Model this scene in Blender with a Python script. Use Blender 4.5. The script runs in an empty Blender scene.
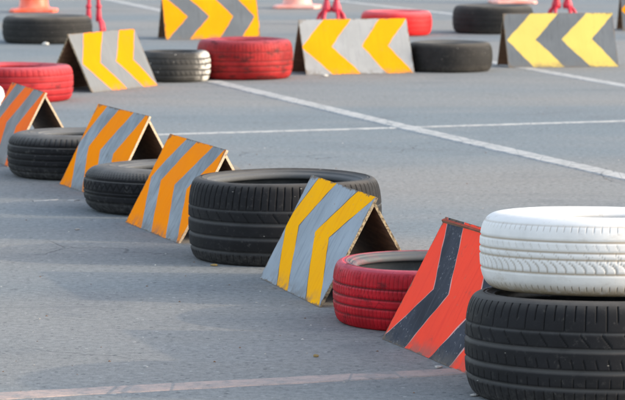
import bpy, math, random
import numpy as np
from mathutils import Vector, Matrix

random.seed(7)
R = math.radians
scn = bpy.context.scene
col = scn.collection

# ------------------------------------------------------------------ helpers
def tag(o, label=None, cat=None, group=None, kind=None):
    if label: o['label'] = label
    if cat: o['category'] = cat
    if group: o['group'] = group
    if kind: o['kind'] = kind
    return o

def empty(name, loc, rz=0.0):
    o = bpy.data.objects.new(name, None)
    o.empty_display_size = 0.1
    col.objects.link(o)
    o.location = loc
    o.rotation_euler = (0, 0, rz)
    return o

def mesh_obj(name, verts, faces, mats, parent=None, mat_idx=None, smooth=False, attr=None):
    me = bpy.data.meshes.new(name)
    me.from_pydata([tuple(v) for v in verts], [], [tuple(f) for f in faces])
    for m in mats:
        me.materials.append(m)
    if mat_idx is not None:
        me.polygons.foreach_set('material_index', mat_idx)
    if smooth:
        me.polygons.foreach_set('use_smooth', [True] * len(me.polygons))
    if attr is not None:
        for k, a in attr.items():
            at = me.attributes.new(k, 'FLOAT', 'POINT')
            at.data.foreach_set('value', np.asarray(a, dtype=np.float32))
    me.update()
    o = bpy.data.objects.new(name, me)
    col.objects.link(o)
    if parent: o.parent = parent
    return o

# ------------------------------------------------------------------ node helpers
class NT:
    def __init__(self, name):
        self.mat = bpy.data.materials.new(name)
        self.mat.use_nodes = True
        self.t = self.mat.node_tree
        self.t.nodes.clear()
        self.out = self.n('ShaderNodeOutputMaterial')
        self.b = self.n('ShaderNodeBsdfPrincipled')
        self.l(self.b.outputs[0], self.out.inputs[0])
        self.tc = self.n('ShaderNodeTexCoord')
        self.oi = None
    def n(self, t): return self.t.nodes.new(t)
    def l(self, a, b): self.t.links.new(a, b)
    def set(self, sock, v):
        if hasattr(v, 'is_linked'): self.l(v, sock)
        elif isinstance(v, (tuple, list)) and len(v) == 3 and len(sock.default_value) == 4: sock.default_value = (*v, 1)
        else: sock.default_value = v
    def coord(self, scale=(1, 1, 1), rnd=True, rot=(0, 0, 0)):
        m = self.n('ShaderNodeMapping')
        self.l(self.tc.outputs['Object'], m.inputs[0])
        m.inputs['Scale'].default_value = scale
        m.inputs['Rotation'].default_value = rot
        if rnd:
            if self.oi is None:
                oi = self.n('ShaderNodeObjectInfo')
                mul = self.n('ShaderNodeMath'); mul.operation = 'MULTIPLY'; mul.inputs[1].default_value = 47.0
                self.l(oi.outputs['Random'], mul.inputs[0])
                self.oi = mul.outputs[0]
            self.l(self.oi, m.inputs['Location'])
        return m.outputs[0]
    def noise(self, scale, detail=4, rough=0.55, vec=None, dist=0.0):
        x = self.n('ShaderNodeTexNoise')
        x.inputs['Scale'].default_value = scale
        x.inputs['Detail'].default_value = detail
        x.inputs['Roughness'].default_value = rough
        x.inputs['Distortion'].default_value = dist
        self.l(vec if vec is not None else self.coord(), x.inputs['Vector'])
        return x.outputs[0]
    def voro(self, scale, vec=None, feature='F1', rand=1.0, color=False):
        x = self.n('ShaderNodeTexVoronoi')
        x.feature = feature
        x.inputs['Scale'].default_value = scale
        x.inputs['Randomness'].default_value = rand
        self.l(vec if vec is not None else self.coord(), x.inputs['Vector'])
        return x.outputs['Color'] if color else x.outputs['Distance']
    def step(self, v, a, b, lo=0.0, hi=1.0):
        x = self.n('ShaderNodeMapRange')
        x.interpolation_type = 'SMOOTHSTEP'
        self.l(v, x.inputs[0])
        x.inputs[1].default_value = a; x.inputs[2].default_value = b
        x.inputs[3].default_value = lo; x.inputs[4].default_value = hi
        return x.outputs[0]
    def math(self, op, a, b=None):
        x = self.n('ShaderNodeMath'); x.operation = op
        self.set(x.inputs[0], a)
        if b is not None: self.set(x.inputs[1], b)
        return x.outputs[0]
    def mix(self, f, a, b, mode='MIX'):
        x = self.n('ShaderNodeMix'); x.data_type = 'RGBA'; x.blend_type = mode
        self.set(x.inputs[0], f)
        self.set(x.inputs[6], a); self.set(x.inputs[7], b)
        return x.outputs[2]
    def attr(self, name):
        x = self.n('ShaderNodeAttribute'); x.attribute_name = name
        return x.outputs['Fac']
    def nz(self):
        g = self.n('ShaderNodeNewGeometry'); s = self.n('ShaderNodeSeparateXYZ')
        self.l(g.outputs['Normal'], s.inputs[0]); return s.outputs[2]
    def oz(self):
        s = self.n('ShaderNodeSeparateXYZ'); self.l(self.tc.outputs['Object'], s.inputs[0]); return s.outputs[2]
    def bump(self, h, strength=0.3, dist=0.002, normal=None):
        x = self.n('ShaderNodeBump')
        x.inputs['Strength'].default_value = strength
        x.inputs['Distance'].default_value = dist
        self.l(h, x.inputs['Height'])
        if normal is not None: self.l(normal, x.inputs['Normal'])
        return x.outputs[0]
    def finish(self, color, rough=0.8, normal=None, spec=0.4):
        self.set(self.b.inputs['Base Color'], color)
        self.set(self.b.inputs['Roughness'], rough)
        self.b.inputs['Specular IOR Level'].default_value = spec
        if normal is not None: self.l(normal, self.b.inputs['Normal'])
        return self.mat

# ------------------------------------------------------------------ materials
def asphalt_nodes(g):
    """base colour + height of the worn asphalt, in world metres (all ground sheets sit at the origin)"""
    c = g.coord(rnd=False)
    big = g.noise(0.33, 3, 0.5, g.coord((0.40, 1.0, 1), False), 0.4)
    mid = g.noise(1.7, 4, 0.6, g.coord((0.55, 1.0, 1), False), 0.3)
    fine = g.noise(38, 5, 0.7, c)
    grain = g.noise(190, 3, 0.75, c)
    cool, warm = (0.232, 0.268, 0.286), (0.332, 0.314, 0.290)
    k = g.mix(g.step(big, 0.38, 0.62), cool, warm)
    k = g.mix(g.step(mid, 0.42, 0.70, 0.0, 0.45), k, (0.325, 0.325, 0.318))
    k = g.mix(g.step(mid, 0.46, 0.28, 0.0, 0.45), k, (0.190, 0.200, 0.215))
    k = g.mix(g.step(fine, 0.30, 0.70, 0.0, 1.0), g.mix(1.0, k, (0.78, 0.78, 0.78), 'MULTIPLY'), g.mix(1.0, k, (1.16, 1.15, 1.13), 'MULTIPLY'))
    k = g.mix(g.step(grain, 0.56, 0.74, 0.0, 0.55), k, (0.52, 0.50, 0.48))
    k = g.mix(g.step(grain, 0.44, 0.28, 0.0, 0.70), k, (0.085, 0.088, 0.095))
    agg = g.noise(75, 4, 0.8, g.coord((1.0, 0.45, 1), False))
    k = g.mix(g.step(agg, 0.55, 0.70, 0.0, 0.50), k, (0.47, 0.47, 0.46))
    k = g.mix(g.step(agg, 0.46, 0.32, 0.0, 0.55), k, (0.115, 0.125, 0.14))
    # scattered pale stones and dark pits
    cellc = g.voro(55, c, color=True)
    celld = g.voro(55, c)
    sp = g.n('ShaderNodeSeparateColor'); g.l(cellc, sp.inputs[0])
    stone = g.math('MULTIPLY', g.step(sp.outputs[0], 0.985, 0.99), g.step(celld, 0.38, 0.24))
    pit = g.math('MULTIPLY', g.step(sp.outputs[1], 0.93, 0.95), g.step(celld, 0.42, 0.26))
    k = g.mix(g.math('MULTIPLY', stone, 0.75), k, (0.60, 0.57, 0.53))
    k = g.mix(g.math('MULTIPLY', pit, 0.70), k, (0.075, 0.078, 0.085))
    # faint rubber scuffs dragged along the course
    sc = g.noise(2.6, 5, 0.65, g.coord((0.22, 2.1, 1), False, (0, 0, R(4))), 0.6)
    k = g.mix(g.step(sc, 0.60, 0.74, 0.0, 0.50), k, (0.150, 0.155, 0.165))
    oil = g.noise(1.1, 4, 0.6, g.coord((0.8, 0.8, 1), False), 0.8)
    k = g.mix(g.math('MULTIPLY', g.step(oil, 0.62, 0.76, 0.0, 0.5), g.step(fine, 0.3, 0.6, 0.5, 1.0)), k, (0.135, 0.14, 0.15))
    # hairline cracks
    w = g.n('ShaderNodeVectorMath'); w.operation = 'ADD'
    nn = g.n('ShaderNodeTexNoise'); nn.inputs['Scale'].default_value = 3.0; nn.inputs['Detail'].default_value = 5
    g.l(c, nn.inputs['Vector'])
    sc2 = g.n('ShaderNodeVectorMath'); sc2.operation = 'SCALE'; sc2.inputs['Scale'].default_value = 0.35
    g.l(nn.outputs['Color'], sc2.inputs[0])
    g.l(c, w.inputs[0]); g.l(sc2.outputs[0], w.inputs[1])
    cr = g.voro(0.75, w.outputs[0], 'DISTANCE_TO_EDGE')
    crack = g.math('MULTIPLY', g.step(cr, 0.0045, 0.0015), g.step(g.noise(0.8, 2, 0.5, c), 0.54, 0.62))
    k = g.mix(g.math('MULTIPLY', crack, 0.55), k, (0.07, 0.07, 0.075))
    k = g.mix(1.0, k, (0.735, 0.765, 0.782), 'MULTIPLY')
    h = g.math('ADD', g.math('MULTIPLY', grain, 0.6), g.math('MULTIPLY', fine, 0.5))
    h = g.math('ADD', h, g.math('MULTIPLY', stone, 0.35))
    h = g.math('SUBTRACT', h, g.math('MULTIPLY', crack, 0.8))
    return k, h, grain, fine, mid, c

def mat_asphalt():
    g = NT('worn_asphalt')
    k, h, grain, fine, mid, c = asphalt_nodes(g)
    return g.finish(k, 0.86, g.bump(h, 0.55, 0.006), 0.3)

def mat_marking(name, paint, cover=0.75, crackscale=7.0):
    g = NT(name)
    k, h, grain, fine, mid, c = asphalt_nodes(g)
    worn = g.noise(16, 5, 0.7, c)
    m = g.step(worn, 0.66, 0.40, 0.25, cover)
    m = g.math('MULTIPLY', m, g.step(grain, 0.30, 0.46, 0.35, 1.0))
    p = g.mix(g.step(mid, 0.35, 0.65), paint, tuple(x * 0.82 for x in paint))
    cr = g.voro(crackscale, g.coord((1, 0.25, 1), False), 'DISTANCE_TO_EDGE')
    m = g.math('MULTIPLY', m, g.step(cr, 0.004, 0.016, 0.25, 1.0))
    return g.finish(g.mix(m, k, p), 0.75, g.bump(h, 0.4, 0.004), 0.35)

def mat_rubber(name, base=(0.0105, 0.0105, 0.0115), dust=(0.100, 0.094, 0.087), groove=(0.078, 0.079, 0.081), amount=0.8):
    g = NT(name)
    a = g.attr('groove')
    n1 = g.noise(7, 5, 0.65); n2 = g.noise(60, 4, 0.7)
    k = g.mix(g.step(n1, 0.35, 0.70, 0.0, amount), base, tuple(x * 1.9 for x in base))
    n5 = g.noise(16, 5, 0.7, g.coord((1, 1, 1.8)))
    k = g.mix(g.math('MULTIPLY', g.step(n2, 0.52, 0.72, 0.0, 0.45), g.step(n5, 0.40, 0.66)), k, dust)
    k = g.mix(g.math('MULTIPLY', a, g.step(n1, 0.25, 0.6, 0.45, 1.0)), k, groove)
    up = g.step(g.nz(), 0.25, 0.95)
    k = g.mix(g.math('MULTIPLY', up, g.step(n1, 0.2, 0.7, 0.35, 0.95)), k, dust)
    k = g.mix(g.step(g.attr('bead'), 0.35, 0.9, 0.0, 0.55), k, (0.15, 0.155, 0.158))
    k = g.mix(g.math('MULTIPLY', g.attr('sipe'), 0.85), k, (0.003, 0.003, 0.003))
    low = g.step(g.oz(), 0.07, 0.0)
    k = g.mix(g.math('MULTIPLY', low, g.step(n2, 0.3, 0.7, 0.05, 0.45)), k, dust)
    # small pale scuffs
    vs_ = g.coord((1, 1, 2.2)); s = g.voro(48, vs_, color=True); sd = g.voro(48, vs_)
    sp = g.n('ShaderNodeSeparateColor'); g.l(s, sp.inputs[0])
    k = g.mix(g.math('MULTIPLY', g.step(sp.outputs[0], 0.978, 0.985), g.step(g.math('ADD', sd, g.math('MULTIPLY', n2, 0.5)), 0.46, 0.38)), k, (0.20, 0.19, 0.17))
    return g.finish(k, g.step(n1, 0.3, 0.7, 0.6, 0.85), g.bump(n2, 0.25, 0.002), 0.15)

def mat_painted_rubber(name, paint, deep, faded, wear=0.62, groove=(0.03, 0.01, 0.01), gstr=0.9, bottom=None, crack=0.45, bead=None, wamt=0.75):
    g = NT(name)
    a = g.attr('groove')
    n1 = g.noise(5, 5, 0.65); n2 = g.noise(45, 5, 0.7); n3 = g.noise(11, 5, 0.6, g.coord((1, 1, 2.6)))
    k = g.mix(g.step(n1, 0.35, 0.65), deep, paint)
    up = g.step(g.nz(), 0.15, 0.9)
    k = g.mix(g.math('MULTIPLY', up, g.step(n1, 0.2, 0.6, 0.35, 0.85)), k, faded)
    k = g.mix(g.step(n3, wear, wear + 0.16, 0.0, wamt), k, groove)
    k = g.mix(g.math('MULTIPLY', g.step(n2, 0.62, 0.72), 0.35), k, groove)
    k = g.mix(g.math('MULTIPLY', a, gstr), k, groove)
    # fine cracks in the paint
    cr = g.voro(26, g.coord((1, 1, 0.45)), 'DISTANCE_TO_EDGE')
    k = g.mix(g.math('MULTIPLY', g.step(cr, 0.035, 0.01), g.step(n1, 0.45, 0.65, 0.0, crack)), k, groove)
    if bead:
        k = g.mix(g.math('MULTIPLY', g.step(g.attr('bead'), 0.02, 0.55), g.step(n3, 0.25, 0.55, 0.65, 1.0)), k, bead)
    if bottom:
        low = g.step(g.oz(), 0.040, 0.004)
        k = g.mix(g.math('MULTIPLY', low, g.step(n2, 0.3, 0.55, 0.55, 1.0)), k, bottom)
    return g.finish(k, g.step(n2, 0.3, 0.7, 0.50, 0.72), g.bump(n2, 0.2, 0.002), 0.16)

def mat_flecked():
    g = NT('grey_rubber_with_white_paint_remains')
    a = g.attr('groove')
    n1 = g.noise(6, 4, 0.6); n2 = g.noise(26, 4, 0.7)
    k = g.mix(g.step(n1, 0.3, 0.7), (0.022, 0.021, 0.019), (0.055, 0.051, 0.045))
    s = g.n('ShaderNodeSeparateXYZ'); g.l(g.tc.outputs['Object'], s.inputs[0])
    right = g.step(s.outputs[0], 0.12, 0.24)
    wp = g.math('MULTIPLY', right, g.step(a, 0.35, 0.1))
    wp = g.math('MULTIPLY', wp, g.step(n2, 0.38, 0.50))
    fl = g.step(n2, 0.64, 0.69)
    k = g.mix(g.math('MAXIMUM', wp, g.math('MULTIPLY', fl, 0.9)), k, (0.78, 0.75, 0.68))
    k = g.mix(g.math('MULTIPLY', a, 0.7), k, (0.03, 0.03, 0.03))
    return g.finish(k, 0.7, g.bump(n2, 0.2, 0.002), 0.4)

def mat_lining(name='tyre_inner_lining'):
    g = NT(name)
    n1 = g.noise(4, 5, 0.6); n2 = g.noise(30, 4, 0.7, g.coord((1, 1, 0.4)))
    k = g.mix(g.step(n1, 0.35, 0.65), (0.035, 0.038, 0.042), (0.085, 0.092, 0.098))
    k = g.mix(g.step(n2, 0.55, 0.75, 0, 0.5), k, (0.14, 0.14, 0.135))
    return g.finish(k, 0.6, g.bump(n2, 0.2, 0.002), 0.4)

def mat_board_paint(name, c, chips=(0.30, 0.22, 0.14), vary=0.16, wear=0.66, rough=0.55, streak=True, alt=None, edgewear=True):
    g = NT(name)
    n1 = g.noise(5, 5, 0.6); n2 = g.noise(70, 4, 0.7)
    st = g.noise(9, 5, 0.65, g.coord((7.0, 0.7, 0.7)), 0.3)
    hi = tuple(min(1, x * (1 + vary)) for x in c); lo = tuple(x * (1 - vary) for x in c)
    k = g.mix(g.step(n1, 0.3, 0.7), lo, hi)
    if streak:
        a = alt if alt else tuple(x * 0.62 for x in c)
        k = g.mix(g.step(st, 0.50, 0.68, 0.0, 0.62), k, a)
        k = g.mix(g.step(st, 0.40, 0.26, 0.0, 0.5), k, tuple(min(1, x * 1.2) for x in c))
    k = g.mix(g.math('MULTIPLY', g.step(n2, wear, wear + 0.05), g.step(n1, 0.42, 0.62)), k, chips)
    ds = g.noise(14, 5, 0.7)
    k = g.mix(g.step(ds, 0.60, 0.78, 0.0, 0.40), k, (0.12, 0.10, 0.08))
    ed = g.math('ADD', g.attr('edge'), g.math('MULTIPLY', g.step(g.noise(22, 5, 0.75), 0.35, 0.75), -0.0125))
    if edgewear: k = g.mix(g.step(ed, 0.0015, -0.0045, 0.0, 0.85), k, (0.16, 0.12, 0.085))
    low = g.step(g.oz(), 0.05, 0.0)
    k = g.mix(g.math('MULTIPLY', low, g.step(ds, 0.40, 0.60, 0.0, 0.6)), k, (0.16, 0.14, 0.12))
    h = g.math('ADD', g.math('MULTIPLY', st, 0.8), g.math('MULTIPLY', n2, 0.4))
    return g.finish(k, g.step(n1, 0.3, 0.7, rough + 0.15, rough + 0.30), g.bump(h, 0.25, 0.002), 0.03)

def mat_wood(name, a, b, rough=0.8):
    g = NT(name)
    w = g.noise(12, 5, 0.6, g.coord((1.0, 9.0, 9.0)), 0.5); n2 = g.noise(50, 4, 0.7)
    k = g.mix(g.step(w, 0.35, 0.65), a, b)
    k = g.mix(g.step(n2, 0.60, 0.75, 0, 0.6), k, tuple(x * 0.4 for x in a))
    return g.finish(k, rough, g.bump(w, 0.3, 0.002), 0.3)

def mat_plastic(name, c, faded):
    g = NT(name)
    n1 = g.noise(6, 4, 0.6); n2 = g.noise(40, 4, 0.7)
    k = g.mix(g.step(n1, 0.35, 0.7), c, faded)
    k = g.mix(g.step(n2, 0.62, 0.75, 0, 0.5), k, tuple(x * 0.45 for x in c))
    return g.finish(k, 0.45, g.bump(n2, 0.1, 0.001), 0.45)

M = {}
M['asphalt'] = mat_asphalt()
M['white_line'] = mat_marking('worn_white_road_paint', (0.56, 0.55, 0.52), 0.80)
M['red_line'] = mat_marking('faded_red_road_paint', (0.44, 0.335, 0.29), 1.0, 3.0)
M['pale_line'] = mat_marking('pale_ground_strip', (0.60, 0.55, 0.49), 0.9)
M['rubber'] = mat_rubber('black_tyre_rubber')
M['rubber_far'] = mat_rubber('dusty_black_rubber', (0.016, 0.0155, 0.015), (0.12, 0.108, 0.092), (0.030, 0.030, 0.029), 1.0)
M['rubber_fresh'] = mat_rubber('deep_black_rubber', (0.0095, 0.0095, 0.0105), (0.17, 0.165, 0.155), (0.006, 0.006, 0.006), 0.8)
M['red_paint_rubber'] = mat_painted_rubber('red_painted_rubber', (0.50, 0.009, 0.018), (0.27, 0.005, 0.010), (0.48, 0.10, 0.135), 0.55, (0.045, 0.006, 0.008), bead=(0.095, 0.10, 0.105))
M['worn_red_rubber'] = mat_painted_rubber('worn_red_painted_rubber', (0.36, 0.022, 0.022), (0.20, 0.008, 0.009), (0.36, 0.075, 0.095), 0.50, (0.05, 0.012, 0.011))
M['pink_red_rubber'] = mat_painted_rubber('pinkish_red_painted_rubber', (0.43, 0.026, 0.030), (0.29, 0.012, 0.015), (0.46, 0.10, 0.12), 0.55, (0.10, 0.012, 0.016), 0.7)
M['bright_red_rubber'] = mat_painted_rubber('bright_red_painted_rubber', (0.62, 0.022, 0.022), (0.48, 0.012, 0.014), (0.66, 0.15, 0.165), 0.66, (0.14, 0.012, 0.014), 0.6)
M['white_paint_rubber'] = mat_painted_rubber('white_painted_rubber', (0.71, 0.69, 0.655), (0.60, 0.585, 0.555), (0.77, 0.755, 0.725), 0.56, (0.34, 0.27, 0.19), 0.95, (0.38, 0.30, 0.20), 0.0, wamt=0.30)
M['flecked'] = mat_flecked()
M['lining'] = mat_lining()
M['white_lining'] = mat_board_paint('white_painted_lining', (0.76, 0.76, 0.74), streak=False, vary=0.05, edgewear=False)
grey_alt = (0.13, 0.16, 0.20)
M['grey'] = mat_board_paint('blue_grey_board_paint', (0.315, 0.355, 0.39), alt=(0.21, 0.245, 0.28), vary=0.10)
M['grey_streaky'] = mat_board_paint('streaky_grey_board_paint', (0.275, 0.305, 0.325), alt=(0.15, 0.165, 0.185), vary=0.22)
M['grey_brown'] = mat_board_paint('brownish_grey_board_paint', (0.25, 0.245, 0.24), alt=(0.14, 0.13, 0.12))
M['grey_light'] = mat_board_paint('light_grey_board_paint', (0.30, 0.31, 0.315), alt=(0.25, 0.26, 0.27), vary=0.07)
M['grey_mid'] = mat_board_paint('mid_grey_board_paint', (0.135, 0.148, 0.160), alt=(0.10, 0.11, 0.122), vary=0.08)
M['charcoal'] = mat_board_paint('charcoal_board_paint', (0.050, 0.054, 0.066), chips=(0.25, 0.25, 0.26), vary=0.3, alt=(0.085, 0.09, 0.105), wear=0.60)
M['orange'] = mat_board_paint('orange_board_paint', (0.98, 0.262, 0.0005), vary=0.04, streak=True, alt=(0.94, 0.225, 0.0005))
M['red_orange'] = mat_board_paint('red_orange_board_paint', (0.94, 0.16, 0.018), vary=0.06, alt=(0.84, 0.12, 0.02))
M['amber'] = mat_board_paint('amber_board_paint', (0.80, 0.30, 0.006), vary=0.05, alt=(0.76, 0.265, 0.006))
M['amber_sun'] = mat_board_paint('sun_dimmed_amber_board_paint', (0.82, 0.215, 0.003), vary=0.05, alt=(0.76, 0.19, 0.003))  # amber copy, colour deepened to offset strong sun on the sideways board
M['grey_sun'] = mat_board_paint('sun_dimmed_grey_board_paint', (0.165, 0.174, 0.182), vary=0.06, alt=(0.14, 0.15, 0.155))  # grey copy darkened in its colour because the sideways board faces the sun
M['yellow'] = mat_board_paint('golden_yellow_board_paint', (0.98, 0.435, 0.002), vary=0.05, alt=(0.90, 0.36, 0.003), wear=0.63)
M['lemon'] = mat_board_paint('lemon_yellow_board_paint', (0.63, 0.475, 0.125), vary=0.04, alt=(0.60, 0.44, 0.11))
M['coral'] = mat_board_paint('coral_red_board_paint', (0.97, 0.078, 0.042), vary=0.06, alt=(0.88, 0.062, 0.040))
M['pale_edge'] = mat_board_paint('pale_undercoat', (0.62, 0.30, 0.27), vary=0.2)
M['rusty_edge'] = mat_board_paint('rust_red_edge', (0.30, 0.07, 0.045), vary=0.3, edgewear=False)
M['dark_edge'] = mat_board_paint('dark_stripe_outline', (0.16, 0.13, 0.09), vary=0.2)
M['ply_edge'] = mat_wood('plywood_edge', (0.55, 0.40, 0.25), (0.70, 0.56, 0.40))
M['ply_edge_dark'] = mat_wood('weathered_plywood_edge', (0.10, 0.075, 0.05), (0.42, 0.33, 0.20))
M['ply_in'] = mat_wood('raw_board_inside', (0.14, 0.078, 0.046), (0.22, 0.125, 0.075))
M['red_plastic'] = mat_plastic('red_plastic', (0.46, 0.010, 0.030), (0.58, 0.035, 0.065))
M['cone_orange'] = mat_plastic('orange_cone_plastic', (0.80, 0.10, 0.035), (0.82, 0.22, 0.14))
M['cone_faded'] = mat_plastic('faded_cone_plastic', (0.72, 0.27, 0.21), (0.76, 0.42, 0.36))
M['cone_white'] = mat_plastic('white_cone_band', (0.74, 0.70, 0.66), (0.66, 0.58, 0.52))
M['stone_white'] = mat_board_paint('pale_stone', (0.62, 0.60, 0.55), streak=False, edgewear=False)
M['leaf_yellow'] = mat_board_paint('dry_leaf', (0.50, 0.33, 0.10), streak=False, edgewear=False)

# ------------------------------------------------------------------ tyres
TYRES = 'old tyres laid flat to mark the course'

def tyre(loc, D, W, rim, rub, label, rz=0.0, N=240, p=3.4, grooves=(), sipes=(), lining='lining', gdep=0.006,
         side=None, dz=0.0045, seed=0, squash=0.0, z0=0.0):
    """lathe with real grooves; thing > tread, two sidewalls, inner lining"""
    Ro = D / 2; Ri = Ro * rim
    rc = Ri + 0.52 * (Ro - Ri)
    a = W / 2; b = Ro - rc
    # outer profile from lower widest point over the tread to the upper widest point
    t = np.linspace(0, math.pi, 2400)
    c_, s_ = np.cos(t), np.sin(t)
    z = a - a * np.sign(c_) * np.abs(c_) ** (2 / p)
    crown = 0.006 * (W / 0.25)
    r = rc + b * np.abs(s_) ** (2 / p) - crown * ((z - a) / a) ** 2
    L = np.concatenate([[0], np.cumsum(np.hypot(np.diff(r), np.diff(z)))])
    n = max(24, int(L[-1] / dz))
    Ls = np.linspace(0, L[-1], n + 1)
    r = np.interp(Ls, L, r); z = np.interp(Ls, L, z)
    dr, dzv = np.gradient(r), np.gradient(z)
    ln = np.hypot(dr, dzv); nr, nz_ = dzv / ln, -dr / ln
    # the tread is what lies outside 55 % of the shoulder bulge
    tread = np.where(r > rc + 0.50 * b)[0]; i0, i1 = tread[0], tread[-1]
    th = np.linspace(0, 2 * math.pi, N, endpoint=False) + rz
    rng = np.random.RandomState(seed)
    ph = rng.rand(6) * 6.28
    TH, Z = np.meshgrid(th - rz, z / W, indexing='ij')
    dep = np.zeros_like(TH); mask = np.zeros_like(TH); sip = np.zeros_like(TH)
    for gz, gw, gd in grooves:                       # circumferential grooves: centre (0..1), width m, depth m
        d = np.clip(1 - (np.abs(Z - gz) * W / (gw / 2)) ** 4, 0, 1)
        dep = np.maximum(dep, d * gd); mask = np.maximum(mask, d)
    for f in sipes:
        d, gd, mk = f(TH, Z, W)
        dep = np.maximum(dep, d * gd); mask = np.maximum(mask, d * mk); sip = np.maximum(sip, d * (1 - mk))
    # slight unevenness of a carcass without a wheel in it
    wob = 0.0022 * np.sin(2 * TH + ph[0]) + 0.0012 * np.sin(3 * TH + ph[1]) + 0.0010 * np.sin(5 * TH + ph[2] + 3 * Z)
    RR = r[None, :] - dep * nr[None, :] + wob
    ZZ = z[None, :] - dep * nz_[None, :] + (0.0022 * np.sin(2 * TH + ph[3]) + 0.0014 * np.sin(3 * TH + ph[4])) * np.clip(Z - 0.35, 0, 1)
    X = RR * np.cos(th)[:, None]; Y = RR * np.sin(th)[:, None]
    sag = lambda y: 1 - squash * (0.5 + y / D)      # carcass pressed lower on its far side
    ZZ = ZZ * sag(Y)
    root = empty('car_tyre', (loc[0], loc[1], z0), 0)
    tag(root, label, 'tyre', TYRES)

    def grid(name, X, Y, Zg, mat, mk=None, flip=False, sp=None, bd=None):
        na, nb = X.shape
        v = np.stack([X, Y, Zg], -1).reshape(-1, 3)
        i = np.arange(na)[:, None]; j = np.arange(nb - 1)[None, :]
        q = np.stack(np.broadcast_arrays(i * nb + j, ((i + 1) % na) * nb + j, ((i + 1) % na) * nb + j + 1, i * nb + j + 1), -1).reshape(-1, 4)
        if flip: q = q[:, ::-1]
        me = bpy.data.meshes.new(name)
        me.vertices.add(len(v)); me.vertices.foreach_set('co', v.astype(np.float32).ravel())
        me.loops.add(q.size); me.loops.foreach_set('vertex_index', q.astype(np.int32).ravel())
        me.polygons.add(len(q)); me.polygons.foreach_set('loop_start', np.arange(0, q.size, 4, dtype=np.int32))
        me.polygons.foreach_set('use_smooth', np.ones(len(q), dtype=bool))
        at = me.attributes.new('groove', 'FLOAT', 'POINT')
        at.data.foreach_set('value', (mk if mk is not None else np.zeros((na, nb))).astype(np.float32).ravel())
        at = me.attributes.new('bead', 'FLOAT', 'POINT')
        at.data.foreach_set('value', (bd if bd is not None else np.zeros((na, nb))).astype(np.float32).ravel())
        at = me.attributes.new('sipe', 'FLOAT', 'POINT')
        at.data.foreach_set('value', (sp if sp is not None else np.zeros((na, nb))).astype(np.float32).ravel())
        me.materials.append(M[mat]); me.update(calc_edges=True); me.validate()
        o = bpy.data.objects.new(name, me); col.objects.link(o); o.parent = root
        return o
    sl = slice(i0, i1 + 1)
    grid('tread', X[:, sl], Y[:, sl], ZZ[:, sl], rub, mask[:, sl], False, sip[:, sl])
    # sidewalls: rest of the outer bulge + run-in to the bead with moulded rings
    m = 26
    u = np.linspace(0, 1, m)
    def side_prof(sign):
        rr = rc + (Ri - rc) * u
        inset = 0.055 * W * u ** 1.8
        ring = 0.0018 * np.exp(-((u - 0.30) / 0.05) ** 2) + 0.0022 * np.exp(-((u - 0.72) / 0.06) ** 2) - 0.0025 * np.exp(-((u - 0.84) / 0.05) ** 2)
        zz = inset - ring
        # rounded lip at the bead
        lip_t = np.linspace(0, math.pi, 9)[1:]
        lr = Ri - 0.010 * np.sin(lip_t); lz = zz[-1] + 0.010 * (1 - np.cos(lip_t))
        rr = np.concatenate([rr, lr]); zz = np.concatenate([zz, lz])
        return rr, (zz if sign < 0 else W - zz)
    for sign in (-1, 1):
        pr, pz = side_prof(sign)
        pr = np.concatenate([pr[1:]]); pz = pz[1:]
        PR = pr[None, :] + wob[:, :1] * 1.0
        wz = (0.0022 * np.sin(2 * (th - rz) + ph[3]) + 0.0014 * np.sin(3 * (th - rz) + ph[4]))[:, None] * (0.65 if sign > 0 else 0)
        PZ = np.broadcast_to(pz[None, :], PR.shape) + wz
        sx = PR * np.cos(th)[:, None]; sy = PR * np.sin(th)[:, None]
        PZ = PZ * sag(sy)
        ub = np.broadcast_to(np.concatenate([u, np.ones(8)])[None, 1:], PR.shape)
        if sign < 0:
            ax, ay, az = X[:, :i0 + 1], Y[:, :i0 + 1], ZZ[:, :i0 + 1]
            gx = np.concatenate([sx[:, ::-1], ax], 1); gy = np.concatenate([sy[:, ::-1], ay], 1); gz = np.concatenate([PZ[:, ::-1], az], 1)
            mk = np.concatenate([np.zeros_like(sx), mask[:, :i0 + 1]], 1); sp = np.concatenate([np.zeros_like(sx), sip[:, :i0 + 1]], 1); bd = np.concatenate([ub[:, ::-1], np.zeros_like(ax)], 1)
        else:
            ax, ay, az = X[:, i1:], Y[:, i1:], ZZ[:, i1:]
            gx = np.concatenate([ax, sx], 1); gy = np.concatenate([ay, sy], 1); gz = np.concatenate([az, PZ], 1)
            mk = np.concatenate([mask[:, i1:], np.zeros_like(sx)], 1); sp = np.concatenate([sip[:, i1:], np.zeros_like(sx)], 1); bd = np.concatenate([np.zeros_like(ax), ub], 1)
        grid('sidewall', gx, gy, gz, side or rub, mk, False, sp, bd)
    # hollow inside
    q = np.linspace(0, math.pi, 40)
    ir = (Ri + 0.003) + (Ro - 0.022 - Ri) * 0.85 * np.abs(np.sin(q)) ** 0.55
    iz0 = 0.055 * W + 0.018
    iz = iz0 + (W - 2 * iz0) * (0.5 - 0.5 * np.cos(q)) 
    iz = np.where(np.sin(q) > 0.25, 0.014 + (W - 0.028) * (0.5 - 0.5 * np.sign(np.cos(q)) * np.abs(np.cos(q)) ** 0.6), iz)
    IR = ir[None, :] + wob[:, :1] + 0.0012 * np.sin(40 * iz / W)[None, :]
    grid('inner_lining', IR * np.cos(th)[:, None], IR * np.sin(th)[:, None], iz[None, :] * sag(IR * np.sin(th)[:, None]), lining, None, True)
    return root

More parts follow.
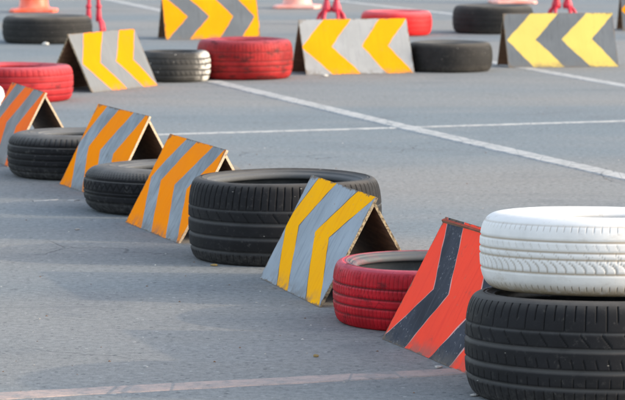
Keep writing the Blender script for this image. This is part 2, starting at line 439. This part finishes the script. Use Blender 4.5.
# sipe generators: return (0..1 field, depth, share that darkens)
def fr(x): return x - np.floor(x)
def cross(n, z0, z1, w=0.16, depth=0.004, skew=0.0, dark=1.0, bow=0.0, alt=None):
    def f(TH, Z, W):
        zz = (Z - z0) / (z1 - z0)
        x = fr(TH * n / (2 * math.pi) + skew * zz + bow * (zz - 0.5) ** 2)
        d = np.clip(1.6 - np.abs(x - 0.5) / (w / 2) * 1.6, 0, 1)
        m = (zz >= 0) & (zz <= 1)
        if alt is not None:   # every second one is shorter
            odd = (np.floor(TH * n / (2 * math.pi) + skew * zz + bow * (zz - 0.5) ** 2) % 2) > 0.5
            m &= ~(odd & ((zz < alt) if alt > 0 else (zz > 1 + alt)))
        return d * m, depth, dark
    return f
def zig(n, zc, amp, w, depth, dark=1.0):
    def f(TH, Z, W):
        x = np.abs(fr(TH * n / (2 * math.pi)) - 0.5) * 2
        zz = zc + amp * (x - 0.5)
        d = np.clip(1.5 - np.abs(Z - zz) * W / (w / 2), 0, 1)
        return np.clip(d, 0, 1), depth, dark
    return f

# --- the front stack
tyre((0.743, 8.406), 0.70, 0.280, 0.74, 'rubber', 'wide black tyre with dusty tread grooves, lying under the white tyre', N=1120, seed=1, rz=R(4), squash=0.125,
     grooves=[(0.205, 0.010, 0.008), (0.372, 0.010, 0.008), (0.568, 0.010, 0.008), (0.715, 0.003, 0.004)],
     sipes=[cross(80, 0.735, 0.955, 0.15, 0.005, dark=0.0, alt=0.38), cross(40, 0.59, 0.712, 0.09, 0.0045, skew=0.5, bow=0.0, dark=0.2),
            cross(80, 0.05, 0.185, 0.15, 0.004, dark=0.0), cross(70, 0.40, 0.48, 0.13, 0.0025, skew=0.2, dark=0.0), cross(70, 0.23, 0.31, 0.13, 0.0025, dark=0.0)])
top = tyre((0.765, 8.475), 0.66, 0.198, 0.58, 'white_paint_rubber', 'white painted tyre lying on top of the wide black tyre', N=1040, seed=2, z0=0.2630, rz=R(11), lining='white_lining',
     grooves=[(0.30, 0.006, 0.004), (0.47, 0.006, 0.004), (0.575, 0.006, 0.004), (0.70, 0.006, 0.004), (0.905, 0.0025, 0.002)],
     sipes=[cross(80, 0.315, 0.455, 0.26, 0.0032, skew=0.9, bow=1.2, dark=0.55), cross(104, 0.82, 0.885, 0.12, 0.002, dark=0.45),
            cross(104, 0.075, 0.135, 0.16, 0.003, dark=0.8), cross(80, 0.60, 0.68, 0.12, 0.0015, skew=0.4, dark=0.4), cross(52, 0.49, 0.55, 0.12, 0.0015, skew=0.4, dark=0.4)])
top.rotation_euler = (R(-2.7), 0, 0)      # rests unevenly: front lifted a little
# --- the near row
tyre((0.361, 9.782), 0.60, 0.181, 0.80, 'red_paint_rubber', 'deep red tyre with grey inner rim between yellow striped and coral striped boards', N=780, seed=3,
     grooves=[(0.20, 0.005, 0.004), (0.36, 0.005, 0.005), (0.52, 0.005, 0.005), (0.685, 0.005, 0.005)],
     sipes=[cross(130, 0.70, 0.92, 0.16, 0.0016, dark=0.35), cross(130, 0.53, 0.67, 0.18, 0.0022, skew=0.2, dark=0.5), cross(130, 0.06, 0.34, 0.16, 0.0015, dark=0.3)])
tyre((-0.096, 11.419), 0.674, 0.281, 0.77, 'rubber', 'big wide black low profile tyre, open on top, behind the yellow striped board', N=960, seed=4, rz=R(2),
     grooves=[(0.155, 0.010, 0.007), (0.335, 0.010, 0.007), (0.515, 0.010, 0.007), (0.665, 0.004, 0.005)],
     sipes=[cross(80, 0.70, 0.955, 0.17, 0.0045, skew=-0.15, dark=0.0), cross(40, 0.53, 0.65, 0.09, 0.003, skew=0.5, dark=0.1), cross(80, 0.05, 0.13, 0.17, 0.004, dark=0.0)])
tyre((-0.585, 13.025), 0.64, 0.178, 0.50, 'rubber_fresh', 'black tyre with zigzag tread between the two orange striped boards', N=640, seed=5, p=2.8,
     grooves=[(0.26, 0.006, 0.005), (0.42, 0.006, 0.006), (0.50, 0.005, 0.005), (0.76, 0.005, 0.005)],
     sipes=[zig(64, 0.61, 0.13, 0.005, 0.004), cross(128, 0.78, 0.93, 0.2, 0.002, skew=0.5, dark=0.3)])
tyre((-1.029, 14.515), 0.64, 0.192, 0.50, 'rubber_fresh', 'black ribbed tyre in front of the red and grey striped board', N=480, seed=6, p=3.2,
     grooves=[(0.17, 0.006, 0.005), (0.31, 0.006, 0.006), (0.45, 0.006, 0.006), (0.60, 0.006, 0.006), (0.75, 0.006, 0.006)],
     sipes=[cross(80, 0.77, 0.93, 0.2, 0.003, dark=0.3)])
tyre((-1.925, 17.50), 0.58, 0.198, 0.68, 'white_paint_rubber', 'white tyre barely in frame at the left edge, behind the red orange board', N=240, seed=7,
     grooves=[(0.35, 0.006, 0.004), (0.60, 0.006, 0.004)])
# --- the middle row
tyre((-1.730, 19.290), 0.66, 0.206, 0.68, 'pink_red_rubber', 'pinkish red tyre at the left edge beside the leaning amber chevron board', N=360, seed=8,
     grooves=[(0.20, 0.007, 0.005), (0.38, 0.007, 0.005), (0.56, 0.007, 0.005), (0.74, 0.007, 0.005)], sipes=[cross(60, 0.76, 0.93, 0.2, 0.003, dark=0.3)])
tyre((-0.880, 21.060), 0.46, 0.190, 0.62, 'flecked', 'small grey tyre flecked with white paint remains beside the dark red tyre', N=320, seed=9, p=2.9,
     grooves=[(0.22, 0.009, 0.006), (0.40, 0.009, 0.006), (0.60, 0.009, 0.006), (0.78, 0.009, 0.006)], sipes=[cross(44, 0.62, 0.76, 0.25, 0.004, skew=0.4, dark=0.6), cross(44, 0.24, 0.38, 0.25, 0.004, skew=0.4, dark=0.6)])
tyre((-0.439, 21.368), 0.631, 0.252, 0.68, 'worn_red_rubber', 'tall scuffed dark red tyre with worn paint, left of the light grey chevron board', N=360, seed=10, p=3.0,
     grooves=[(0.22, 0.006, 0.005), (0.36, 0.006, 0.005), (0.48, 0.006, 0.005), (0.72, 0.004, 0.004)], sipes=[cross(80, 0.74, 0.93, 0.2, 0.003, dark=0.4), cross(80, 0.50, 0.70, 0.2, 0.002, dark=0.5)])
tyre((0.922, 22.123), 0.57, 0.193, 0.68, 'rubber_far', 'smooth black tyre between the amber chevron board and the lemon chevron board', N=300, seed=11, p=2.7,
     grooves=[(0.22, 0.004, 0.003), (0.38, 0.004, 0.003), (0.62, 0.004, 0.003)])
# --- the back row
tyre((-2.069, 25.777), 0.70, 0.208, 0.68, 'rubber_far', 'black tyre at the upper left with an orange cone behind it', N=300, seed=12, p=3.0,
     grooves=[(0.25, 0.006, 0.005), (0.5, 0.006, 0.005), (0.75, 0.006, 0.005)], sipes=[cross(60, 0.55, 0.72, 0.2, 0.004, dark=0.4), cross(60, 0.78, 0.92, 0.2, 0.003, dark=0.3)])
tyre((0.682, 26.954), 0.588, 0.196, 0.66, 'bright_red_rubber', 'bright red tyre behind the right end of the light grey chevron board', N=280, seed=13, p=2.8,
     grooves=[(0.3, 0.006, 0.004), (0.5, 0.006, 0.004), (0.7, 0.006, 0.004)])
tyre((1.493, 27.314), 0.67, 0.228, 0.68, 'rubber_far', 'black tyre half hidden behind the lemon chevron board', N=300, seed=14, p=2.8,
     grooves=[(0.25, 0.006, 0.005), (0.45, 0.006, 0.005), (0.65, 0.006, 0.005)], sipes=[cross(60, 0.70, 0.92, 0.2, 0.003, dark=0.3)])

# ------------------------------------------------------------------ tent-shaped boards
BOARDS = 'tent shaped plywood warning boards with painted arrow stripes'

def panel(name, L, H, dx, stripes, mats, edge, inner, thick, parent, kink=0.5, seed=0, jit=0.006, out=-1, wood_top=True, ext=0.0):
    """one sloping plywood sheet. Outer face at y = out*... from the ground edge up to the ridge; stripes painted
    on it as strips that meet edge to edge. dx = horizontal run from ground edge to ridge."""
    rng = random.Random(seed)
    base = Vector((0, out * dx, 0)); top = Vector((0, 0, H))
    up = (top - base); up = up * (1 + ext)
    sl = up.length
    nrm = Vector((0, out * H, dx)).normalized()
    nv = 44
    vs = sorted(set([i / nv for i in range(nv + 1)] + [kink]))
    nb = len(stripes) + 1
    bounds = []
    for st in stripes[:-1]:
        tt, kk, bb = st[1]
        ph = [rng.random() * 6.28 for _ in range(4)]
        row = []
        for v in vs:
            u = kk + (tt - kk) * (v - kink) / (1 - kink) if v > kink else bb + (kk - bb) * v / kink
            u += jit * (0.5 * math.sin(7 * v + ph[0]) + 0.35 * math.sin(17 * v + ph[1]) + 0.25 * math.sin(41 * v + ph[2])) * (1 if 0.02 < u < 0.98 else 0.3)
            row.append(min(1, max(0, u)))
        bounds.append(row)
    bounds = [[0.0] * len(vs)] + bounds + [[1.0] * len(vs)]
    for k in range(1, len(bounds)):
        for j in range(len(vs)):
            bounds[k][j] = max(bounds[k][j], bounds[k - 1][j])
    verts, faces, mi, edg = [], [], [], []
    def E_(u, v): return max(0.0, min(u * L, (1 - u) * L, v * sl, (1 - v) * sl))
    def P(u, v, d=0.0):
        x = (u - 0.5) * L * (1 if out < 0 else -1)
        p = base + up * v - nrm * d
        # a sheet that has weathered is never dead flat
        bow = 0.0035 * math.sin(math.pi * u) * math.sin(math.pi * v) + 0.0015 * math.sin(5 * u + 3 * v + seed)
        p = p + nrm * bow
        return Vector((x, p.y, max(p.z, 0.001)))
    for k, st in enumerate(stripes):
        for j in range(len(vs) - 1):
            a0, b0, a1, b1 = bounds[k][j], bounds[k + 1][j], bounds[k][j + 1], bounds[k + 1][j + 1]
            if b0 - a0 < 1e-5 and b1 - a1 < 1e-5: continue
            ns = max(1, int((max(b0 - a0, b1 - a1)) / 0.08))
            for s in range(ns):
                f0, f1 = s / ns, (s + 1) / ns
                q = [P(a0 + (b0 - a0) * f0, vs[j]), P(a0 + (b0 - a0) * f1, vs[j]), P(a1 + (b1 - a1) * f1, vs[j + 1]), P(a1 + (b1 - a1) * f0, vs[j + 1])]
                i = len(verts); verts += q
                edg += [E_(a0 + (b0 - a0) * f0, vs[j]), E_(a0 + (b0 - a0) * f1, vs[j]), E_(a1 + (b1 - a1) * f1, vs[j + 1]), E_(a1 + (b1 - a1) * f0, vs[j + 1])]
                faces.append((i, i + 1, i + 2, i + 3)); mi.append(mats.index(st[0]))
    ie, ii = len(mats), len(mats) + 1
    def quad(a, b, c, d, m):
        i = len(verts); verts.extend([a, b, c, d]); edg.extend([1.0] * 4); faces.append((i, i + 1, i + 2, i + 3)); mi.append(m)
    nn = 14
    def chip(t): return 0.0012 * (math.sin(t * 37 + seed) + math.sin(t * 91 + seed * 2))
    for k in range(nn):
        v0, v1 = k / nn, (k + 1) / nn
        for u in (0.0, 1.0):
            quad(P(u, v0), P(u, v1), P(u, v1, thick), P(u, v0, thick), ie)
            quad(P(u, v0), P(u, v1), P(u, v1, thick), P(u, v0, thick), ie) if False else None
        u0, u1 = k / nn, (k + 1) / nn
        quad(P(u0, 1), P(u1, 1), P(u1, 1, thick), P(u0, 1, thick), ie)
        quad(P(u0, 0), P(u0, 0, thick), P(u1, 0, thick), P(u1, 0), ie)
        for m in range(6):
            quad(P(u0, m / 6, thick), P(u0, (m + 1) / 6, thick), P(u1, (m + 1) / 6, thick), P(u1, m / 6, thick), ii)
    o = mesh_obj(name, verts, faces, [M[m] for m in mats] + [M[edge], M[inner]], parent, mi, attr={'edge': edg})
    return o

def board(cx, cy, ang, L, H, D, stripes, kink, label, edge='ply_edge', seed=0, ridge=0.5, thick=0.009, back_ext=0.0, jit=0.0065, peg=False, back_edge=None):
    """(cx,cy) = middle of the front ground edge, ang = direction of that edge"""
    a = R(ang)
    n = Vector((-math.sin(a), math.cos(a), 0))
    c = Vector((cx, cy, 0)) + n * (D * ridge)
    root = empty('warning_board', c, a)
    tag(root, label, 'warning board', BOARDS)
    mats = list(dict.fromkeys(s[0] for s in stripes))
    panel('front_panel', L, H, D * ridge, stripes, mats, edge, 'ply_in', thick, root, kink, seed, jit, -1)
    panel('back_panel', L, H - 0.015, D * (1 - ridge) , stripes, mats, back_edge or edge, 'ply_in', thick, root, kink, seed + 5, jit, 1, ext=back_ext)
    if peg:
        w = 0.006
        v = []
        x0, y0 = L * 0.40, 0.045
        prof = [(0.004, 0.001), (0.004, 0.115), (0.007, 0.116), (0.007, 0.124), (0.002, 0.127)]
        ns = 10
        for r_, z_ in prof:
            for k in range(ns): v.append((x0 + r_ * math.cos(k * 2 * math.pi / ns), y0 + r_ * math.sin(k * 2 * math.pi / ns), z_))
        f = []
        for j in range(len(prof) - 1):
            for k in range(ns): f.append((j * ns + k, j * ns + (k + 1) % ns, (j + 1) * ns + (k + 1) % ns, (j + 1) * ns + k))
        f.append(tuple(range((len(prof) - 1) * ns, len(prof) * ns)))
        mesh_obj('peg', v, f, [M['ply_edge_dark']], root, None, True)
    return root

def chev(field, stripe, cuts, line=None, lw=0.012):
    """cuts: (top, kink, bottom) boundaries; colours alternate field, stripe, field ... optional outline strips"""
    out = []; cur = field
    for c in cuts:
        if line:
            out.append((cur, tuple(x - lw / 2 for x in c))); out.append((line, tuple(x + lw / 2 for x in c)))
        else:
            out.append((cur, c))
        cur = stripe if cur == field else field
    out.append((cur, None))
    return out

board(0.306, 9.052, -72.5, 0.70, 0.348, 0.345,
      chev('coral', 'charcoal', [(0.03, 0.27, -0.02), (0.235, 0.45, 0.27), (0.56, 0.80, 0.56), (0.765, 0.98, 0.80)], 'pale_edge', 0.006), 0.47,
      'coral red board with charcoal chevrons beside the stack of two tyres', edge='coral', seed=21, ridge=0.55, back_ext=0.028, back_edge='rusty_edge')
board(-0.077, 10.444, -75.0, 0.761, 0.338, 0.357,
      chev('grey', 'yellow', [(0.13, -0.03, 0.29), (0.42, 0.19, 0.48), (0.74, 0.47, 0.78), (1.0, 0.69, 1.0)], 'dark_edge', 0.006), 0.55,
      'blue grey board with two golden yellow chevrons, in front of the big black tyre', edge='ply_edge_dark', seed=22, peg=True)
board(-0.600, 12.181, -72.1, 0.759, 0.335, 0.362,
      chev('orange', 'grey_streaky', [(0.32, 0.047, 0.31), (0.50, 0.25, 0.51), (0.77, 0.515, 0.77), (0.97, 0.72, 0.965)]), 0.52,
      'orange board with streaky grey chevrons, left of the big wide black tyre', seed=23)
board(-0.959, 13.725, -70.5, 0.76, 0.341, 0.356,
      chev('orange', 'grey_streaky', [(0.19, -0.01, 0.25), (0.41, 0.22, 0.48), (0.69, 0.46, 0.72), (0.93, 0.70, 0.95)]), 0.5,
      'orange board with streaky grey chevrons between the two smaller black tyres', seed=24)
board(-1.492, 15.263, -73.4, 0.77, 0.335, 0.360,
      chev('red_orange', 'grey_brown', [(0.14, -0.06, 0.10), (0.40, 0.17, 0.36), (0.66, 0.42, 0.62), (0.94, 0.70, 0.90)]), 0.5,
      'red orange board with brownish grey stripes cut off by the left edge', seed=25)
board(-1.148, 20.238, 61.2, 0.76, 0.351, 0.345,
      chev('grey_sun', 'amber_sun', [(0.24, 0.03, 0.31), (0.51, 0.29, 0.53), (0.77, 0.53, 0.80), (1.0, 0.79, 1.0)]), 0.48,
      'light grey amber-striped board turned sideways between the pinkish red and small grey tyres', edge='ply_edge_dark', seed=26)
board(0.318, 21.744, 17.0, 0.750, 0.356, 0.350,
      chev('grey_light', 'amber', [(0.23, -0.01, 0.25), (0.48, 0.27, 0.51), (0.75, 0.545, 0.745), (1.0, 0.79, 0.99)]), 0.5,
      'light grey board with two amber left chevrons, right of the tall dark red tyre', edge='ply_edge_dark', seed=27)
board(1.714, 22.495, 9.3, 0.770, 0.361, 0.362,
      chev('grey_mid', 'lemon', [(0.25, 0.015, 0.23), (0.50, 0.275, 0.51), (0.76, 0.505, 0.75), (1.01, 0.785, 1.0)]), 0.51,
      'mid grey board with two pale lemon yellow chevrons at the upper right', edge='ply_edge_dark', seed=28)
board(-0.787, 26.223, 12.9, 0.767, 0.353, 0.362,
      chev('amber', 'grey_mid', [(0.0, 0.25, 0.02), (0.235, 0.48, 0.25), (0.51, 0.735, 0.56), (0.755, 0.965, 0.79)]), 0.5,
      'amber board with grey chevrons pointing right, behind the small grey tyre', edge='ply_edge_dark', seed=29)
board(2.976, 27.624, 3.4, 0.76, 0.345, 0.36,
      chev('grey_mid', 'amber', [(0.24, -0.01, 0.25), (0.49, 0.26, 0.51), (0.75, 0.52, 0.75), (1.0, 0.78, 1.0)]), 0.5,
      'chevron board cut off by the right edge, showing its dark open end', edge='ply_edge_dark', seed=30)

# ------------------------------------------------------------------ cones and red stands
def lathe(prof, ns, cx=0, cy=0):
    v, f = [], []
    for r_, z_ in prof:
        for k in range(ns):
            t = 2 * math.pi * k / ns
            v.append((cx + r_ * math.cos(t), cy + r_ * math.sin(t), z_))
    for j in range(len(prof) - 1):
        for k in range(ns):
            f.append((j * ns + k, j * ns + (k + 1) % ns, (j + 1) * ns + (k + 1) % ns, (j + 1) * ns + k))
    return v, f

def cone(loc, rz, label, body, size=0.45, h=0.72):
    root = empty('traffic_cone', loc, rz)
    tag(root, label, 'traffic cone', 'traffic cones standing at the back')
    s = size / 2; v, f = [], []
    rings = [(s, 0.006), (s, 0.022), (s - 0.006, 0.030), (s * 0.72, 0.038)]
    def oct_(hs, z):
        c = hs * 0.80
        return [(hs, -c, z), (hs, c, z), (c, hs, z), (-c, hs, z), (-hs, c, z), (-hs, -c, z), (-c, -hs, z), (c, -hs, z)]
    for hs, z in rings: v += oct_(hs, z)
    for j in range(3):
        for k in range(8): f.append((j * 8 + k, j * 8 + (k + 1) % 8, (j + 1) * 8 + (k + 1) % 8, (j + 1) * 8 + k))
    f.append(tuple(range(24, 32))); f.append(tuple(range(7, -1, -1)))
    for sx in (-1, 1):
        for sy in (-1, 1):
            i = len(v)
            for dx, dy, z in ((-.03, -.03, 0), (.03, -.03, 0), (.03, .03, 0), (-.03, .03, 0), (-.03, -.03, .007), (.03, -.03, .007), (.03, .03, .007), (-.03, .03, .007)):
                v.append((sx * s * 0.75 + dx, sy * s * 0.75 + dy, z))
            for q in ((0, 1, 5, 4), (1, 2, 6, 5), (2, 3, 7, 6), (3, 0, 4, 7)): f.append(tuple(i + t for t in q))
    mesh_obj('base_plate', v, f, [M[body]], root)
    r0, r1, z0 = 0.145, 0.030, 0.030
    def rad(z): return r0 + (r1 - r0) * (z - z0) / (h - z0)
    v, f = lathe([(r0 + 0.025, z0), (r0 + 0.006, z0 + 0.012), (rad(z0 + 0.03), z0 + 0.03)] + [(rad(z0 + 0.03 + (h - z0 - 0.03) * t / 12), z0 + 0.03 + (h - z0 - 0.03) * t / 12) for t in range(1, 13)] + [(r1 - 0.008, h + 0.004), (r1 - 0.010, h - 0.02)], 40)
    mesh_obj('body', v, f, [M[body]], root, None, True)
    for za, zb in ((0.17, 0.29), (0.40, 0.52)):
        v, f = lathe([(rad(za) + 0.001, za), (rad(za) + 0.003, za + 0.002), (rad(zb) + 0.003, zb - 0.002), (rad(zb) + 0.001, zb)], 40)
        mesh_obj('reflective_band', v, f, [M['cone_white']], root, None, True)
    return root
cone((-2.64, 31.30, 0), R(3), 'bright orange traffic cone standing behind the upper left black tyre', 'cone_orange')
cone((-0.15, 32.15, 0), R(-4), 'faded pink traffic cone standing alone on open asphalt, right of the amber board', 'cone_faded')
cone((2.02, 33.35, 0), R(5), 'faded traffic cone at the top edge, behind the half hidden black tyre', 'cone_faded')

def tube(pts, rads, ns=10):
    v, f = [], []
    pts = [Vector(p) for p in pts]
    for i, p in enumerate(pts):
        t = (pts[min(i + 1, len(pts) - 1)] - pts[max(i - 1, 0)]).normalized()
        s = t.cross(Vector((0, 1, 0.01))).normalized(); w = s.cross(t)
        for k in range(ns):
            a = 2 * math.pi * k / ns
            v.append(p + s * (rads[i] * math.cos(a)) + w * (rads[i] * math.sin(a)))
    for i in range(len(pts) - 1):
        for k in range(ns): f.append((i * ns + k, i * ns + (k + 1) % ns, (i + 1) * ns + (k + 1) % ns, (i + 1) * ns + k))
    f.append(tuple(range(ns))[::-1]); f.append(tuple(range((len(pts) - 1) * ns, len(pts) * ns)))
    return v, f

def stand(loc, rz, label, gap=0.105, spread=1.0, flare=0.044):
    """red plastic two-post stand: each post widens into a gusset and ends in bowed feet"""
    root = empty('plastic_stand', loc, rz)
    tag(root, label, 'stand', 'red plastic stands behind the boards')
    for sx in (-1, 1):
        x = sx * gap / 2
        v, f = tube([(x * 0.80, 0, 0.62), (x * 0.84, 0, 0.40), (x * 0.94, 0, 0.26), (x, 0, 0.215), (x, 0, 0.14), (x, 0, 0.105)], [0.013, 0.014, 0.015, 0.018, flare, flare * 0.9], 14)
        post = mesh_obj('post', v, f, [M['red_plastic']], root, None, True)
        v, f = tube([(x, 0, 0.245), (x, 0, 0.238), (x, 0, 0.222), (x, 0, 0.215)], [0.019, 0.024, 0.024, 0.019], 14)
        mesh_obj('collar', v, f, [M['red_plastic']], root, None, True)
        for dx, dy in ((sx * 0.075 * spread, -0.03), (sx * 0.02, -0.09), (sx * 0.045, 0.10)):
            pts = [(x, 0, 0.118), (x + dx * 0.45, dy * 0.4, 0.112), (x + dx * 0.8, dy * 0.75, 0.085), (x + dx, dy * 0.95, 0.045), (x + dx * 1.02, dy, 0.010)]
            v, f = tube(pts, [0.016, 0.016, 0.015, 0.014, 0.017], 10)
            mesh_obj('foot', v, f, [M['red_plastic']], root, None, True)
    v, f = tube([(-gap * 0.55, 0, 0.62), (-gap * 0.2, 0, 0.635), (gap * 0.2, 0, 0.635), (gap * 0.55, 0, 0.62)], [0.014] * 4, 10)
    mesh_obj('handle', v, f, [M['red_plastic']], root, None, True)
    return root
stand((-1.79, 27.00, 0), R(4), 'red plastic stand beside the upper left black tyre', 0.082, 0.5, 0.025)
stand((0.165, 28.80, 0), R(-3), 'red plastic stand behind the light grey board with amber chevrons, near the bright red tyre', 0.085)
stand((2.235, 29.60, 0), R(2), 'red plastic stand rising behind the lemon chevron board', 0.10)

# ------------------------------------------------------------------ ground and markings
def sheet(name, pts, z, mat, cuts=1):
    return mesh_obj(name, [(x, y, z) for x, y in pts], [tuple(range(len(pts)))], [mat])
tag(sheet('asphalt_ground', [(-600, -300), (600, -300), (600, 900), (-600, 900)], 0.0, M['asphalt']), kind='structure')

def stripe(name, pts, w, mat, z, wob=0.004, seed=0):
    """painted line with slightly ragged edges"""
    rng = random.Random(seed)
    P = []
    for (a, b) in zip(pts[:-1], pts[1:]):
        a = Vector(a); b = Vector(b); n = max(2, int((b - a).length / 0.05))
        for i in range(n): P.append(a.lerp(b, i / n))
    P.append(Vector(pts[-1]))
    v, f = [], []
    for i, p in enumerate(P):
        t = (P[min(i + 1, len(P) - 1)] - P[max(i - 1, 0)]).normalized(); n = Vector((-t.y, t.x))
        l = p + n * (w / 2 + rng.uniform(-wob, wob)); r = p - n * (w / 2 + rng.uniform(-wob, wob))
        lo = l + n * 0.006; ro = r - n * 0.006      # feathered edge: the coat runs out onto the asphalt
        v += [(lo.x, lo.y, -0.001), (l.x, l.y, z), (r.x, r.y, z), (ro.x, ro.y, -0.001)]
        if i:
            for k in range(3): f.append((4 * i - 4 + k, 4 * i - 3 + k, 4 * i + 1 + k, 4 * i + k))
    o = mesh_obj(name, v, f, [mat]); tag(o, kind='structure'); return o
stripe('painted_line', [(-0.64, 20.983), (0.555, 16.978), (1.369, 14.39), (2.6, 10.45)], 0.105, M['white_line'], 0.005, seed=1)
stripe('painted_line', [(-6.0, 14.80), (-0.676, 16.783), (0.405, 17.177), (1.683, 17.665), (7.0, 19.60)], 0.065, M['white_line'], 0.0025, seed=2)
stripe('painted_line', [(0.95, 24.20), (1.472, 22.309), (1.948, 20.543), (3.6, 14.5)], 0.10, M['white_line'], 0.0025, seed=3)
stripe('painted_line', [(-2.60, 36.3), (-1.964, 33.701), (-1.30, 31.0)], 0.11, M['white_line'], 0.0025, seed=4)
stripe('painted_line', [(-0.60, 36.6), (0.181, 34.222), (1.286, 30.881), (1.75, 29.5)], 0.11, M['white_line'], 0.0025, seed=5)
stripe('painted_line', [(-3.2, 7.50), (-0.799, 8.352), (-0.32, 8.521), (0.409, 8.775), (2.4, 9.47)], 0.10, M['red_line'], 0.0025, seed=6)
stripe('pale_strip', [(-9, 35.6), (9, 35.3)], 1.6, M['pale_line'], 0.008, 0.02, seed=7)
# pale scrapes left on the asphalt
for pts, w, s in (([(-1.137, 13.345), (-1.085, 13.375), (-1.04, 13.415)], 0.012, 1), ([(-0.985, 13.40), (-0.960, 13.375)], 0.022, 2)):
    stripe('scrape_mark', pts, w, M['white_line'], 0.002, 0.004, s)

# ------------------------------------------------------------------ litter
def chunk(name, loc, size, mat, label, cat, flat=0.4, seed=0):
    rng = random.Random(seed)
    v, f = [], []
    ns = 9
    for z, k in ((0.0, 0.75), (0.35, 1.0), (0.8, 0.75), (1.0, 0.25)):
        for i in range(ns):
            t = 2 * math.pi * i / ns
            q = k * size * rng.uniform(0.75, 1.15)
            v.append((q * math.cos(t) * 1.25, q * math.sin(t) * 0.9, z * size * flat * 2 * rng.uniform(0.85, 1.1)))
    for j in range(3):
        for i in range(ns): f.append((j * ns + i, j * ns + (i + 1) % ns, (j + 1) * ns + (i + 1) % ns, (j + 1) * ns + i))
    f.append(tuple(range(3 * ns, 4 * ns)))
    o = mesh_obj(name, v, f, [M[mat]])
    o.location = loc; o.rotation_euler = (0, 0, rng.uniform(0, 6))
    tag(o, label, cat)
chunk('pebble', (0.340, 8.835, 0.001), 0.010, 'stone_white', 'white chip lying at the foot of the coral red board', 'pebble', 0.3, 1)
chunk('pebble', (0.010, 9.037, 0.001), 0.007, 'leaf_yellow', 'single yellowish pebble on open asphalt below the blue grey board', 'pebble', 0.5, 2)
chunk('dry_leaf', (-0.335, 11.150, 0.001), 0.014, 'leaf_yellow', 'tan scrap against the foot of the big wide black tyre', 'leaf', 0.2, 3)
chunk('pebble', (0.415, 8.360, 0.001), 0.012, 'stone_white', 'pale chip lying just left of the bottom tyre of the stack', 'pebble', 0.2, 4)
chunk('pebble', (-2.05, 25.33, 0.001), 0.026, 'stone_white', 'white lump at the foot of the upper left black tyre', 'pebble', 0.45, 5)
chunk('pebble', (-0.881, 12.272, 0.001), 0.009, 'stone_white', 'white chip on bare asphalt left of the orange board', 'pebble', 0.3, 6)
chunk('pebble', (0.085, 21.48, 0.001), 0.020, 'stone_white', 'white chip at the foot of the light grey board with amber chevrons', 'pebble', 0.35, 7)
# loose grit
v, f, mi = [], [], []
rng = random.Random(11)
for i in range(420):
    y = 8.0 + 20 * rng.random() ** 1.8; x = rng.uniform(-0.105, 0.105) * y
    s = rng.uniform(0.0012, 0.0042) 
    k = len(v); a = rng.uniform(0, 6.3)
    for j in range(4):
        v.append((x + s * 1.3 * math.cos(a + j * 1.57) * rng.uniform(.7, 1.2), y + s * math.sin(a + j * 1.57) * rng.uniform(.7, 1.2), 0.0005))
    v.append((x, y, s * 0.9))
    for j in range(4): f.append((k + j, k + (j + 1) % 4, k + 4)); mi.append(i % 2)
tag(mesh_obj('loose_grit', v, f, [M['stone_white'], M['ply_in']], None, mi), 'fine loose grit scattered over the asphalt', 'grit', kind='stuff')

# ------------------------------------------------------------------ light
EL, AZ = 20.0, -8.5           # sun low on the right, a little towards the camera
s = Vector((math.cos(R(EL)) * math.cos(R(AZ)), math.cos(R(EL)) * math.sin(R(AZ)), math.sin(R(EL))))
sd = bpy.data.lights.new('sun', 'SUN'); sd.energy = 2.4; sd.angle = R(0.8); sd.color = (1.0, 0.79, 0.55)
so = bpy.data.objects.new('sun', sd); col.objects.link(so)
so.rotation_euler = s.to_track_quat('Z', 'Y').to_euler(); so.location = (20, -3, 8)
w = bpy.data.worlds.new('World'); scn.world = w; w.use_nodes = True
nt = w.node_tree; bg = nt.nodes['Background']
sky = nt.nodes.new('ShaderNodeTexSky'); sky.sky_type = 'NISHITA'; sky.sun_disc = False
sky.sun_elevation = R(EL); sky.sun_rotation = R(90 - AZ)
sky.air_density = 1.0; sky.dust_density = 2.0; sky.ozone_density = 1.0
hs = nt.nodes.new('ShaderNodeHueSaturation'); hs.inputs['Saturation'].default_value = 0.62
nt.links.new(sky.outputs[0], hs.inputs['Color']); nt.links.new(hs.outputs[0], bg.inputs[0]); bg.inputs[1].default_value = 0.475

# ------------------------------------------------------------------ camera
F, YH, HC = 3300.0, -130.0, 1.34
cd = bpy.data.cameras.new('camera'); cam = bpy.data.objects.new('camera', cd); col.objects.link(cam)
cd.sensor_fit = 'HORIZONTAL'; cd.sensor_width = 36.0; cd.lens = F / 625 * 36.0
cam.location = (0, 0, HC); cam.rotation_euler = (R(90) - math.atan((200 - YH) / F), 0, 0)
cd.clip_start = 0.1; cd.clip_end = 3000
cd.dof.use_dof = True; cd.dof.focus_distance = 9.4; cd.dof.aperture_fstop = 14.0
scn.camera = cam
scn.view_settings.view_transform = 'Standard'; scn.view_settings.look = 'None'; scn.view_settings.exposure = 0
